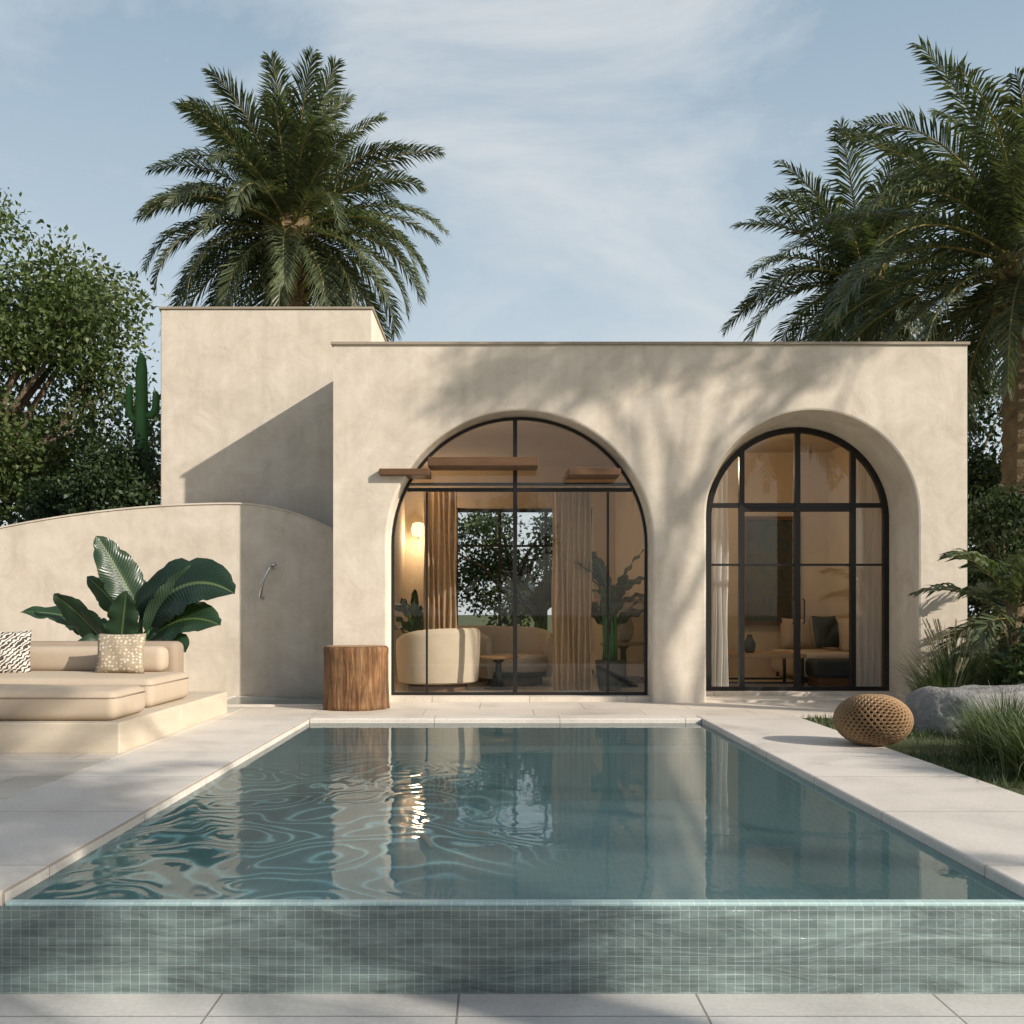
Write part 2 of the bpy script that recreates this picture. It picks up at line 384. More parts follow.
struct(m.obj('paving',PAVE))
m=MB(); m.box(-9,9,-4,PY0-.002,-.6,-.40); struct(m.obj('lower_pavement',LOWP))
pool=empty('swimming_pool',(0,7.3,0),'rectangular swimming pool with pale stone coping and teal mosaic lining','swimming pool')
m=MB(); r=.012
m.rbox(PX0-.948,PX0+.0,PY0,PY1+.318,-.13,0,r,2)
m.rbox(PX1,PX1+1.05,PY0,PY1+.318,-.13,0,r,2)
m.rbox(PX0+.002,PX1-.002,PY1,PY1+.318,-.13,-.001,r,2)
m.obj('coping',COPE,pool)
m=MB(); zb=-.75; e_=.003
m.add([(PX0,PY0+.05,zb),(PX1,PY0+.05,zb),(PX1,PY1,zb),(PX0,PY1,zb)],[(0,1,2,3)],0)
for x in (PX0+e_,PX1-e_):
    m.add([(x,PY0+.06,zb),(x,PY1,zb),(x,PY1,-.055),(x,PY0+.06,-.055)],[(0,1,2,3)],1)
m.add([(PX0,PY1-e_,zb),(PX1,PY1-e_,zb),(PX1,PY1-e_,-.055),(PX0,PY1-e_,-.055)],[(0,1,2,3)],2)
m.box(PX0+.01,PX1-.01,PY1-.55,PY1-.006,zb,-.28,0)
m.obj('basin',[T_FLOOR,T_SX,T_SY],pool)
m2=MB(); m2.rbox(-7,7,PY0-.018,PY0-.001,-.5,-.058,.004,1)
m2.obj('overflow_wall',T_FRONT,pool)
m=MB(); m.rbox(PX0+.001,PX1-.001,PY0,PY0+.05,-1.2,-.047,.004,1); m.obj('overflow_edge',T_FLOOR,pool)
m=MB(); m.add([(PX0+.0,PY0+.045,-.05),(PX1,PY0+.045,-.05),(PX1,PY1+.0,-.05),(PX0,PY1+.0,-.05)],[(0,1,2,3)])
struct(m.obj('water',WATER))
m=MB(); m.add([(-3.4,12.0,.004),(-2.05,12.0,.004),(-2.05,13.2,.004),(-3.4,13.2,.004)],[(0,1,2,3)])
rill=empty('water_feature',(-2.7,12.7,0),'shallow rectangular water basin at the foot of the garden wall','water basin')
m.obj('water_surface',simple('rill_water',(.10,.17,.18),.05),rill)
m=MB(); m.box(-3.5,-2.05,11.94,12.0,-.05,.02); m.box(-3.5,-3.4,12.002,13.3,-.05,.02); m.obj('rim',COPE,rill)

# ------------------------------------------------------------------ house
FY=12.5
HX0,HX1,HY1,HZ=-2.0,5.74,19.2,4.36
house=empty('house',(1.8,FY,0),'low cream stucco villa with two arched openings','house')
A1=dict(cx=.28,r=1.62,s=1.94); A2=dict(cx=3.85,r=1.294,s=2.27)
B1=dict(cx=.28,r=1.60,s=1.94,y=12.85); B2=dict(cx=3.94,r=1.20,s=2.32,y=13.45)
NS=48
def archpts(a,z0,grow=0):
    r=a['r']+grow; p=[(a['cx']-r,z0)]
    for i in range(NS+1):
        t=math.pi-math.pi*i/NS; p.append((a['cx']+r*math.cos(t),a['s']+r*math.sin(t)))
    p.append((a['cx']+r,z0)); return p
m=MB()
g=.03
def wallstrip(a,y,z0,ztop,grow):
    p=archpts(a,z0,grow)[1:-1]
    for i in range(NS):
        (x0,za),(x1,zb_)=p[i],p[i+1]
        m.add([(x0,y,za),(x1,y,zb_),(x1,y,ztop),(x0,y,ztop)],[(0,1,2,3)])
for a in (A1,A2): wallstrip(a,FY,-.05,HZ,g)
def vq(x0,x1,y,z0,z1): m.add([(x0,y,z0),(x1,y,z0),(x1,y,z1),(x0,y,z1)],[(0,1,2,3)])
e1l,e1r=A1['cx']-A1['r']-g,A1['cx']+A1['r']+g; e2l,e2r=A2['cx']-A2['r']-g,A2['cx']+A2['r']+g
for a,b in ((HX0,e1l),(e1r,e2l),(e2r,HX1)):
    vq(a,b,FY,-.05,HZ)
for A,B in ((A1,B1),(A2,B2)):
    rings=[(archpts(A,-.05,g),FY),(archpts(A,-.05,g*.3),FY+.008),(archpts(A,-.05,0),FY+.03),(archpts(B,-.05,0),B['y']+.1)]
    for (p,y0),(q_,y1) in zip(rings,rings[1:]):
        for i in range(len(p)-1):
            m.add([(p[i][0],y0,p[i][1]),(p[i+1][0],y0,p[i+1][1]),(q_[i+1][0],y1,q_[i+1][1]),(q_[i][0],y1,q_[i][1])],[(0,1,2,3)])
m.add([(HX0,FY,-.05),(HX0,HY1,-.05),(HX0,HY1,HZ),(HX0,FY,HZ)],[(0,1,2,3)])
m.add([(HX1,FY,-.05),(HX1,HY1,-.05),(HX1,HY1,HZ),(HX1,FY,HZ)],[(0,1,2,3)])
m.add([(HX0,FY,HZ),(HX1,FY,HZ),(HX1,HY1,HZ),(HX0,HY1,HZ)],[(0,1,2,3)])
WX0,WX1,WZ=-.78,1.75,3.0
for a,b,c,d in ((HX0,WX0,-.05,HZ),(WX1,HX1,-.05,HZ),(WX0,WX1,WZ,HZ)): vq(a,b,HY1,c,d)
wall=m.obj('wall',STUCCO,house)
bm=bmesh.new(); bm.from_mesh(wall.data); bmesh.ops.remove_doubles(bm,verts=bm.verts,dist=.0005); bmesh.ops.recalc_face_normals(bm,faces=bm.faces)
bm.normal_update()
for f in bm.faces:
    c=f.calc_center_median(); flip=False
    if abs(f.normal.y)>.99: flip=(f.normal.y>0) if c.y<FY+.01 else (f.normal.y<0)
    elif abs(f.normal.z)>.99 and c.z>HZ-.01: flip=f.normal.z<0
    elif abs(f.normal.x)>.99 and abs(c.x-HX0)<.01: flip=f.normal.x>0
    elif abs(f.normal.x)>.99 and abs(c.x-HX1)<.01: flip=f.normal.x<0
    if flip: f.normal_flip()
bm.to_mesh(wall.data); bm.free()
m=MB(); m.box(HX0-.025,HX1+.025,FY-.025,FY+.25,HZ+.002,HZ+.035); m.box(HX0-.025,HX0+.25,FY+.252,HY1,HZ+.002,HZ+.035); m.box(HX1-.25,HX1+.025,FY+.252,HY1,HZ+.002,HZ+.035)
m.obj('roof_capping',RIMM,house)
TX0,TX1,TY0,TY1,TZ_=-4.6,-1.71,14.0,17.6,5.24
m=MB(); m.rbox(TX0,TX1,TY0,TY1,-.1,TZ_,.012,2); m.obj('upper_block',STUCCO,house)
m=MB(); m.box(TX0-.02,TX1+.02,TY0-.02,TY0+.2,TZ_+.002,TZ_+.03); m.box(TX1-.2,TX1+.02,TY0+.202,TY1,TZ_+.002,TZ_+.03); m.box(TX0-.02,TX0+.2,TY0+.202,TY1,TZ_+.002,TZ_+.03)
m.obj('block_capping',RIMM,house)
m=MB(); FZ=.06
def room(x0,x1,y0,y1,zc,hole=None,front=None):
    m.add([(x0,y0,FZ),(x1,y0,FZ),(x1,y1,FZ),(x0,y1,FZ)],[(0,1,2,3)],1)
    m.add([(x0,y0,zc),(x1,y0,zc),(x1,y1,zc),(x0,y1,zc)],[(0,1,2,3)],2)
    for x in (x0,x1): m.add([(x,y0,FZ),(x,y1,FZ),(x,y1,zc),(x,y0,zc)],[(0,1,2,3)],0)
    if hole:
        a,b,h=hole
        for p,q_,c,d in ((x0,a,FZ,zc),(b,x1,FZ,zc),(a,b,h,zc)): m.add([(p,y1,c),(q_,y1,c),(q_,y1,d),(p,y1,d)],[(0,1,2,3)],0)
        for x in (a,b): m.add([(x,y1,FZ),(x,HY1,FZ),(x,HY1,h),(x,y1,h)],[(0,1,2,3)],0)
        m.add([(a,y1,h),(b,y1,h),(b,HY1,h),(a,HY1,h)],[(0,1,2,3)],0); m.add([(a,y1,FZ),(b,y1,FZ),(b,HY1,FZ),(a,HY1,FZ)],[(0,1,2,3)],1)
    else: m.add([(x0,y1,FZ),(x1,y1,FZ),(x1,y1,zc),(x0,y1,zc)],[(0,1,2,3)],0)
    if front:
        B=front; p=archpts(B,FZ,0)[1:-1]
        for i in range(NS):
            m.add([(p[i][0],y0,p[i][1]),(p[i+1][0],y0,p[i+1][1]),(p[i+1][0],y0,zc),(p[i][0],y0,zc)],[(0,1,2,3)],0)
        m.add([(x0,y0,FZ),(B['cx']-B['r'],y0,FZ),(B['cx']-B['r'],y0,zc),(x0,y0,zc)],[(0,1,2,3)],0)
        m.add([(B['cx']+B['r'],y0,FZ),(x1,y0,FZ),(x1,y0,zc),(B['cx']+B['r'],y0,zc)],[(0,1,2,3)],0)
room(-1.66,2.15,12.945,18.6,3.75,(WX0,WX1,WZ),B1)
room(2.5,5.5,13.545,17.0,3.75,None,B2)
m.obj('interior_shell',[INTW,INTF,INTC],house)
m=MB(); m.box(B1['cx']-1.62,B1['cx']+1.62,12.62,12.944,-.05,.058); m.box(B2['cx']-1.3,B2['cx']+1.26,13.2,13.544,-.05,.066); m.obj('threshold',PAVE,house)
m=MB(); m.box(2.3,5.3,12.53,13.198,-.05,.02); m.obj('porch_floor',PAVE,house)
def frame_ring(m,B,y0,y1,w,z0):
    o=archpts(B,z0,-.002); i_=archpts(B,z0,-w)
    for k in range(len(o)-1):
        a,b,c,d=o[k],o[k+1],i_[k+1],i_[k]
        m.add([(p[0],y0,p[1]) for p in (a,b,c,d)]+[(p[0],y1,p[1]) for p in (a,b,c,d)],[(0,1,2,3),(7,6,5,4),(3,2,6,7),(0,4,5,1)])
def glassfan(m,B,y,z0,w):
    p=archpts(B,z0,-w); c=(B['cx'],y,B['s']); vs=[c]+[(x,y,z) for x,z in p]
    m.add(vs,[(0,i,i+1) for i in range(1,len(p))]+[(0,len(p),1)])
def halfw(B,z,w):
    r=B['r']-w; return r if z<=B['s'] else math.sqrt(max(0,r*r-(z-B['s'])**2))
w1=empty('window',(B1['cx'],12.85,.06),'','window'); 
def subpart(e,parent):
    for k in ('label','category','group'):
        if k in e: del e[k]
    e.parent=parent; e.matrix_parent_inverse=Matrix.Translation(-Vector(parent.location))
subpart(w1,house)
def part2(mb,name,mat,par,loc):
    o=mb.obj(name,mat); o.parent=par; o.matrix_parent_inverse=Matrix.Translation(-Vector(loc)); return o
m=MB(); frame_ring(m,B1,12.82,12.88,.03,.06)
hz=halfw(B1,2.64,.03); m.box(.28-hz,.28+hz,12.822,12.878,2.61,2.655)
for x,wd,zt_ in ((-.88,.012,2.6),(.226,.026,3.5),(1.39,.012,2.6)):
    m.box(x-wd,x+wd,12.815,12.885,.06,min(zt_,B1['s']+math.sqrt(1.58**2-(x-.28)**2)))
m.box(-1.3,1.86,12.821,12.879,.06,.095)
part2(m,'frame',BLACK,w1,(B1['cx'],12.85,.06))
m=MB(); glassfan(m,B1,12.85,.08,.03); part2(m,'glass_pane',GLASS,w1,(B1['cx'],12.85,.06))
w2=empty('door',(B2['cx'],13.45,.066),'','door'); subpart(w2,house)
m=MB(); frame_ring(m,B2,13.42,13.5,.07,.066)
cx=B2['cx']
for x,wd in ((cx-.73,.033),(cx,.036),(cx+.73,.033)):
    m.box(x-wd,x+wd,13.415,13.495,.066,B2['s']+math.sqrt(1.16**2-(x-cx)**2))
for z,h in ((2.50,.03),(1.72,.014)):
    hz=halfw(B2,z,.05); 
    m.box(cx-hz,cx+hz,13.425,13.49,z-h,z+h)
m.box(cx-1.15,cx+1.15,13.422,13.492,.066,.12)
m.box(cx-.68,cx+.68,13.41,13.497,2.42,2.466)
part2(m,'frame',BLACK,w2,(cx,13.45,.066))
m=MB(); glassfan(m,B2,13.455,.08,.05); part2(m,'glass_pane',GLASS,w2,(cx,13.45,.066))
m=MB()
for s in (-.07,.07): m.tube([(cx+s,13.40,.95),(cx+s,13.36,.97),(cx+s,13.36,1.25),(cx+s,13.40,1.27)],[.01]*4,8)
part2(m,'handle',BLACK,w2,(cx,13.45,.066))
w3=empty('window',(.5,18.9,.06),'','window'); subpart(w3,house)
m=MB()
for x in (WX0+.03,.05,.9,WX1-.03): m.box(x-.03,x+.03,18.87,18.93,.06,WZ)
m.box(WX0,WX1,18.872,18.928,.06,.12); m.box(WX0,WX1,18.872,18.928,WZ-.06,WZ); m.box(WX0,WX1,18.874,18.926,2.3,2.34)
part2(m,'frame',BLACK,w3,(.5,18.9,.06))
for x0,x1,z0,z1 in ((-1.43,-.82,2.76,2.84),(-.84,.50,2.87,2.98),(.86,1.50,2.76,2.84)):
    m=MB(); m.rbox(x0,x1,12.40,12.815,z0,z1,.008,1); m.obj('wooden_beam',DARKW,house)

# garden wall
def topz(x):
    dx=x+3.45; return 2.51-(.034 if dx<0 else .2)*dx*dx
m=MB(); m3=MB(); xs_=[-12+ i*(12-2.003)/90 for i in range(91)]
for a,b in zip(xs_,xs_[1:]):
    za,zb2=max(topz(a),1.2),max(topz(b),1.2)
    for mm,y0,y1,l0,l1 in ((m,13.4,13.65,None,0),(m3,13.385,13.665,.002,.022)):
        z0a,z0b=(-.05,-.05) if l0 is None else (za+l0,zb2+l0)
        mm.add([(a,y0,z0a),(b,y0,z0b),(b,y0,zb2+l1),(a,y0,za+l1),(a,y1,z0a),(b,y1,z0b),(b,y1,zb2+l1),(a,y1,za+l1)],
              [(0,1,2,3),(5,4,7,6),(3,2,6,7),(1,0,4,5)])
gw=empty('garden_wall',(-5,13.5,0),'curved-top cream stucco garden wall beside the house','wall')
o=m.obj('wall_panel',STUCCO,gw); o=m3.obj('capping',STUCCO,gw)
m=MB(); sp=empty('wall_shower',(-2.95,13.39,1.35),'slim bent steel shower pipe fixed on the garden wall','shower')
m.tube([(-2.93,13.39,1.68),(-2.90,13.25,1.70),(-2.95,13.22,1.66),(-3.02,13.22,1.5),(-3.06,13.22,1.3),(-3.06,13.38,1.28)],[.022]*6,10); m.obj('pipe',STEEL,sp,True)
m=MB(); m.rev([(.05,0),(.055,.02),(.03,.04)],(-2.90,13.25,1.695),20); m.obj('shower_head',STEEL,sp,True)

# ------------------------------------------------------------------ furniture
def cushion(name,c,w,h,t,mat,yaw=0,tilt=0,par=None,floor=False):
    n=20; vs=[];uv=[];fs=[]
    R=Matrix.Rotation(yaw,3,'Z')@Matrix.Rotation(tilt,3,'X')
    for side in (1,-1):
        for j in range(n+1):
            for i in range(n+1):
                u=-1+2*i/n; v_=-1+2*j/n
                e=(max(0,1-abs(u)**2.6)*max(0,1-abs(v_)**2.6))**.45
                pin=1-.06*(1-abs(u)**2)*abs(v_)**4; pin2=1-.06*(1-abs(v_)**2)*abs(u)**4
                wr=.012*math.sin(7*u+3*v_+side)*e
                p=R@Vector((u*w/2*pin2,-side*(t/2*e+wr*.5),v_*h/2*pin))
                vs.append(tuple(Vector(c)+p)); uv.append(((u+1)/2,(v_+1)/2))
    M=(n+1)**2
    for s in (0,1):
        for j in range(n):
            for i in range(n):
                a=s*M+j*(n+1)+i; f=(a,a+1,a+n+2,a+n+1); fs.append(f if s==0 else f[::-1])
    mb=MB(); mb.add(vs,fs); o=mb.obj(name,mat,par,True,uvs=uv)
    bm=bmesh.new(); bm.from_mesh(o.data); bmesh.ops.remove_doubles(bm,verts=bm.verts,dist=.0004); bm.to_mesh(o.data); bm.free()
    return o
m=MB(); m.rbox(-9,-2.95,8.0,9.55,-.01,.235,.012,2); m.rbox(-9,-2.95,9.553,11.2,-.01,.232,.012,2)
tag(m.obj('stone_platform',PLAT),'low travertine platform carrying the lounge cushions','platform')
sofa=empty('outdoor_sofa',(-4.5,9.6,.235),'beige outdoor lounge sofa with thick cushions and low back','sofa')
m=MB(); m.rbox(-6.2,-3.02,8.1,8.85,.237,.47,.07,4,puff=.03); autosmooth(m.obj('seat_cushion',FAB,sofa),50)
m=MB(); m.rbox(-6.4,-3.10,9.2,10.35,.235,.50,.07,4,puff=.03); autosmooth(m.obj('seat_cushion',FAB,sofa),50)
m=MB(); m.rbox(-6.4,-3.25,10.38,10.68,.235,.80,.07,4); autosmooth(m.obj('backrest',FABD,sofa),50)
m=MB(); m.rbox(-4.9,-3.3,10.12,10.36,.5,.76,.08,4); autosmooth(m.obj('back_cushion',FAB,sofa),50)
m=MB()
for x0,x1,y0,y1,z in ((-6.2,-3.02,8.1,8.85,.42),(-6.4,-3.10,9.2,10.35,.44)):
    m.tube([(x0+.06,y0-.001,z),(x1-.06,y0-.001,z),(x1-.015,y0+.02,z),(x1+.001,y0+.07,z),(x1+.001,y1-.07,z)],[.006]*5,6)
m.obj('piping',FABD,sofa,True)
tag(cushion('throw_pillow',(-3.62,9.85,.70),.46,.40,.17,PIL1,.1,-.22),'cream knotted square pillow standing on the lounge sofa','pillow')
tag(cushion('throw_pillow',(-4.66,9.7,.71),.46,.44,.17,PIL2,.35,-.25),'black and white woven pillow leaning on the sofa','pillow')
tag(cushion('throw_pillow',(-5.05,9.9,.70),.50,.44,.17,FABL,.1,-.2),'plain cream pillow leaning on the sofa back','pillow')
st=empty('stump_table',(-1.62,11.75,0),'squat reddish brown tree stump stool beside the pillar','stump')
def sj(th,z): return 1+.025*math.sin(5*th+1)+.018*math.sin(11*th+z*3)+.012*math.sin(23*th+z*5)+.02*math.sin(2*th)
m=MB(); m.rev([(.37,0),(.365,.05),(.36,.2),(.358,.4),(.36,.6),(.366,.68),(.36,.70),(.345,.712)],(-1.62,11.75,-.002),72,jit=sj); m.obj('trunk_section',STUMP,st,True)
m=MB(); m.rev([(.34,.7135),(.342,.7145)],(-1.62,11.75,-.002),72,jit=sj); m.obj('top',STTOP,st)
pf=empty('woven_pouf',(3.12,8.5,0),'round squashed woven rattan pouf on the pool surround','pouf')
bm=bmesh.new(); bmesh.ops.create_icosphere(bm,subdivisions=4,radius=1); bm.normal_update()
m=MB(); C=Vector((3.12,8.5,.205)); S=(.305,.305,.215)
def sc3(v): 
    z=max(-.93,min(.97,v.z)); return (C.x+v.x*S[0],C.y+v.y*S[1],C.z+z*S[2])
fc={f.index:f.calc_center_median().normalized() for f in bm.faces}
for v in bm.verts:
    n_=v.co.normalized(); a=n_.orthogonal().normalized(); b=n_.cross(a)
    fs=sorted([fc[f.index] for f in v.link_faces],key=lambda c:math.atan2((c-n_).dot(b),(c-n_).dot(a)))
    k=len(fs); out_=[sc3(c*1.0) for c in fs]; mid=[sc3((n_+(c-n_)*.80)*1.035) for c in fs]; inn=[sc3((n_+(c-n_)*.55)*1.0) for c in fs]; dp=[sc3((n_+(c-n_)*.52)*.9) for c in fs]
    m.add(out_+mid+inn+dp,[(r_*k+i,r_*k+(i+1)%k,(r_+1)*k+(i+1)%k,(r_+1)*k+i) for r_ in range(3) for i in range(k)])
bm.free(); m.obj('woven_shell',WOVEN,pf,True)
m=MB(); m.rev([(.02,.02),(.18,.03),(.25,.1),(.27,.2),(.25,.28),(.17,.37),(.02,.39)],(3.12,8.5,0),32); m.obj('lining',WIN,pf,True)
def boulder(name,c,s,seed,label):
    bm=bmesh.new(); bmesh.ops.create_icosphere(bm,subdivisions=5,radius=1)
    from mathutils import noise as ns
    for v in bm.verts:
        p=v.co.copy(); d=1+.28*ns.noise(p*1.1+Vector((seed,0,0)))+.14*ns.noise(p*3+Vector((0,seed,0)))+.05*ns.noise(p*9)
        q_=p*d; q_.z=max(-.3,min(q_.z,.62+.1*ns.noise(p*2)+.03*ns.noise(p*7)))
        v.co=Vector((c[0]+q_.x*s[0],c[1]+q_.y*s[1],c[2]+q_.z*s[2]))
    mb=MB(); mb.add([v.co[:] for v in bm.verts],[[v.index for v in f.verts] for f in bm.faces]); bm.free()
    return tag(mb.obj(name,ROCK,None,True),label,'boulder')
boulder('boulder',(5.0,9.85,0),(1.0,.6,.60),3.3,'flat-topped grey boulder lying among ornamental grasses')
boulder('boulder',(5.6,8.9,-.02),(.6,.5,.35),8.1,'small grey boulder among the grasses')

def curtain(label,x0,x1,y,z0,z1,mat,folds,amp=.05):
    m=MB(); n=folds*10; rows=8
    for j in range(rows+1):
        z=z0+(z1-z0)*j/rows
        for i in range(n+1):
            u=i/n; x=x0+(x1-x0)*u+.01*math.sin(j*1.3+i*.2)
            m.v.append((x,y+amp*math.sin(u*folds*2*math.pi)*(1-.25*math.sin(j*.8+u*6)),z))
    for j in range(rows):
        for i in range(n):
            a=j*(n+1)+i; m.f.append((a,a+1,a+n+2,a+n+1)); m.mi.append(0)
    return tag(m.obj('curtain',mat,None,True),label,'curtain','curtains inside the arched openings')
curtain('tan pleated curtain hanging inside the wide arched window',-1.0,-.55,14.0,.07,2.80,CURT,6)
curtain('tan pleated curtain hanging inside the wide arched window',.72,1.24,13.4,.07,2.74,CURT,7)
curtain('sheer white curtain behind the arched glass door',2.78,3.10,13.75,.075,3.0,SHEER,4)
curtain('sheer white curtain behind the arched glass door',4.80,5.22,13.75,.075,3.2,SHEER,5)
m=MB(); m.tube([(-1.6,13.4,2.78),(2.1,13.4,2.78)],[.014]*2,8); tag(m.obj('curtain_rail',BLACK),'slim black curtain rail across the living room','curtain rail')
m=MB(); m.tube([(-1.6,14.0,2.84),(2.1,14.0,2.84)],[.014]*2,8); tag(m.obj('curtain_rail',BLACK),'slim black curtain rail across the living room','curtain rail')
def armchair(c,yaw,label,s=1):
    e=empty('armchair',c,label,'armchair','tub armchairs in the living room')
    R=Matrix.Rotation(yaw,3,'Z'); cv=Vector(c)
    def tr(mb): mb.v=[tuple(cv+R@(Vector(p)*s)) for p in mb.v]
    m=MB(); n=36
    sec=[(.50,.10),(.54,.12),(.565,.4),(.575,.74),(.565,.80),(.53,.83),(.49,.80),(.475,.74),(.455,.45),(.45,.10)]
    a0,a1=math.radians(-25),math.radians(205)
    for i in range(n+1):
        t=a0+(a1-a0)*i/n; drop=1-.16*abs(2*i/n-1)**3
        for (r_,z) in sec: m.v.append((r_*math.cos(t),r_*math.sin(t)*1.0,z*drop if z>.3 else z))
    k=len(sec)
    for i in range(n):
        for j in range(k): m.f.append((i*k+j,(i+1)*k+j,(i+1)*k+(j+1)%k,i*k+(j+1)%k)); m.mi.append(0)
    m.f.append(tuple(range(k))); m.mi.append(0); m.f.append(tuple(n*k+j for j in range(k))[::-1]); m.mi.append(0)
    tr(m); autosmooth(m.obj('backrest',FABL,e),50)
    m=MB(); m.rev([(.44,.2),(.46,.24),(.46,.38),(.44,.42),(.38,.44),(.0,.45)],(0,-.02,0),32); tr(m); autosmooth(m.obj('seat',FABL,e),50)
    m=MB(); m.rev([(.40,.0),(.40,.11)],(0,0,0),32); tr(m); m.obj('base',DARKW,e)
    return e
armchair((-.80,13.75,.06),math.pi*1.25,'cream tub armchair turned towards the table near the glass')
armchair((.25,14.7,.06),math.pi*.12,'cream tub armchair on a dark round base by the table')
armchair((-.35,15.6,.06),0,'cream tub armchair deeper in the living room')
def table(c,r,h,label,name='side_table'):
    e=empty(name,c,label,'table')
    m=MB(); m.rev([(r-.02,h-.045),(r,h-.03),(r,h-.005),(r-.015,h)],c,40); m.obj('table_top',WOODT,e)
    m=MB(); m.rev([(.2,0),(.2,.02),(.05,.05),(.04,h-.1),(.1,h-.046)],c,24); m.obj('pedestal',BLACK,e,True); return e
table((.02,13.85,.062),.27,.45,'small round wooden pedestal table in the living room')
table((1.75,14.2,.062),.32,.62,'round wooden pedestal table carrying a vase')
m=MB(); cab=empty('cabinet',(1.75,15.6,.06),'low beige cabinet along the living room wall','cabinet')
m.rbox(1.55,2.14,14.9,17.2,.16,1.25,.015,2); m.obj('body',FABL,cab)
m=MB(); m.rbox(1.53,2.145,14.88,17.22,1.252,1.30,.006,1); m.obj('top',WOODT,cab)
legs(cab,[(1.6,15.0),(2.08,15.0),(1.6,17.1),(2.08,17.1)],.06,.165,.02,BLACK)
wl=empty('wall_lamp',(-1.5,18.55,2.5),'lit warm wall lamp on the living room back wall','wall lamp')
m=MB(); m.rev([(.05,0),(.1,.02),(.13,.12),(.10,.24),(.05,.26)],(-1.42,18.42,2.45),24); m.obj('lamp_shade',GLOW,wl,True)
m=MB(); m.tube([(-1.42,18.6,2.5),(-1.42,18.5,2.44),(-1.42,18.42,2.44)],[.015]*3,8); m.obj('bracket',BLACK,wl)
pt=empty('painting',(4.5,16.95,1.7),'tall framed dark green abstract painting on the wall','painting')
m=MB(); m.box(4.12,4.9,16.93,16.97,.95,2.62); m.obj('canvas',ART,pt)
m=MB()
for a,b,c_,d in ((4.06,4.12,.89,2.68),(4.9,4.96,.89,2.68),(4.12,4.9,.89,.95),(4.12,4.9,2.62,2.68)): m.box(a,b,16.9,16.985,c_,d)
m.obj('frame',DARKW,pt)
s2=empty('sofa',(4.9,15.6,.06),'cream indoor sofa with a charcoal cushion','sofa')
m=MB(); m.rbox(4.45,5.45,14.9,16.7,.14,.5,.06,3,puff=.02); autosmooth(m.obj('seat',FABL,s2),50)
m=MB(); m.rbox(5.18,5.48,14.9,16.7,.501,1.0,.07,3); autosmooth(m.obj('backrest',FABL,s2),50)
m=MB(); m.rbox(4.6,5.17,16.42,16.7,.501,.95,.07,3); autosmooth(m.obj('backrest',FABL,s2),50)
legs(s2,[(4.55,15.0),(5.35,15.0),(4.55,16.6),(5.35,16.6)],.06,.15,.025,BLACK)
tag(cushion('throw_pillow',(4.98,15.5,.80),.5,.5,.16,DCUSH,.5,-.2),'charcoal square pillow on the indoor sofa','pillow')
tag(cushion('throw_pillow',(4.72,16.1,.78),.48,.46,.16,FAB,.1,-.2),'beige square pillow on the indoor sofa','pillow')
ct=empty('coffee_table',(3.7,14.6,.06),'low rectangular coffee table with wooden top and black frame','table')
m=MB(); m.rbox(3.15,4.3,14.2,15.2,.46,.52,.01,2); m.obj('table_top',WOODT,ct)
legs(ct,[(3.2,14.25),(4.25,14.25),(3.2,15.15),(4.25,15.15)],.06,.459,.02,BLACK,True)
for y in (14.25,15.15):
    m=MB(); m.box(3.221,4.229,y-.01,y+.01,.1,.13); m.obj('stretcher',BLACK,ct)
ot=empty('ottoman',(4.6,14.3,.06),'low dark upholstered bench beside the coffee table','ottoman')
m=MB(); m.rbox(4.38,5.2,14.0,14.6,.2,.44,.05,3); autosmooth(m.obj('seat',DCUSH,ot),50)
m=MB(); m.box(4.42,5.16,14.04,14.56,.06,.199); m.obj('base',DARKW,ot)
m=MB(); m.rev([(.05,0),(.08,.04),(.09,.12),(.05,.2),(.035,.24),(.045,.26)],(3.6,14.6,.521),24); tag(m.obj('vase',POT,None,True),'small dark round vase on the coffee table','vase')
m=MB(); m.rev([(.07,0),(.12,.05),(.15,.2),(.10,.36),(.055,.44),(.07,.48)],(1.75,14.2,.684),28); tag(m.obj('vase',FABL,None,True),'tall cream ceramic vase on the pedestal table','vase')
def lamp(loc,e,par,rad=.15,col=(1,.76,.52)):
    l=bpy.data.lights.new('lamp_light','POINT'); l.energy=e; l.shadow_soft_size=rad; l.color=col
    o=bpy.data.objects.new('lamp_light',l); o.location=loc; COL.objects.link(o)
    o.parent=par; o.matrix_parent_inverse=Matrix.Translation(-Vector(par.location)); return o
pl=empty('added_pendant_light',(2.9,15.0,3.75),'small added pendant light, out of view, brightening the right-hand room','added fill light')  # added fixture hidden behind the pillar, only there to warm the right room
m=MB(); m.rev([(.05,0),(.11,.03),(.13,.10),(.08,.18),(.03,.2)],(2.75,15.0,3.3),24); m.obj('lamp_shade',GLOW,pl,True)
m=MB(); m.tube([(2.75,15.0,3.5),(2.75,15.0,3.74)],[.008]*2,6); m.obj('cord',BLACK,pl)
lamp((-1.35,18.2,2.45),34,wl); lamp((2.8,15.0,3.2),40,pl)
cl=empty('added_ceiling_light',(-1.35,13.4,3.75),'flush added ceiling light, out of view, brightening the living room','ceiling lamp')  # added fixture tucked above the arch out of view, fills the living room
m=MB(); m.rev([(.12,0),(.14,.03),(.14,.07)],(-1.35,13.4,3.67),28); m.obj('lamp_shade',GLOW,cl,True)
lamp((-1.2,13.6,3.4),40,cl,.25)

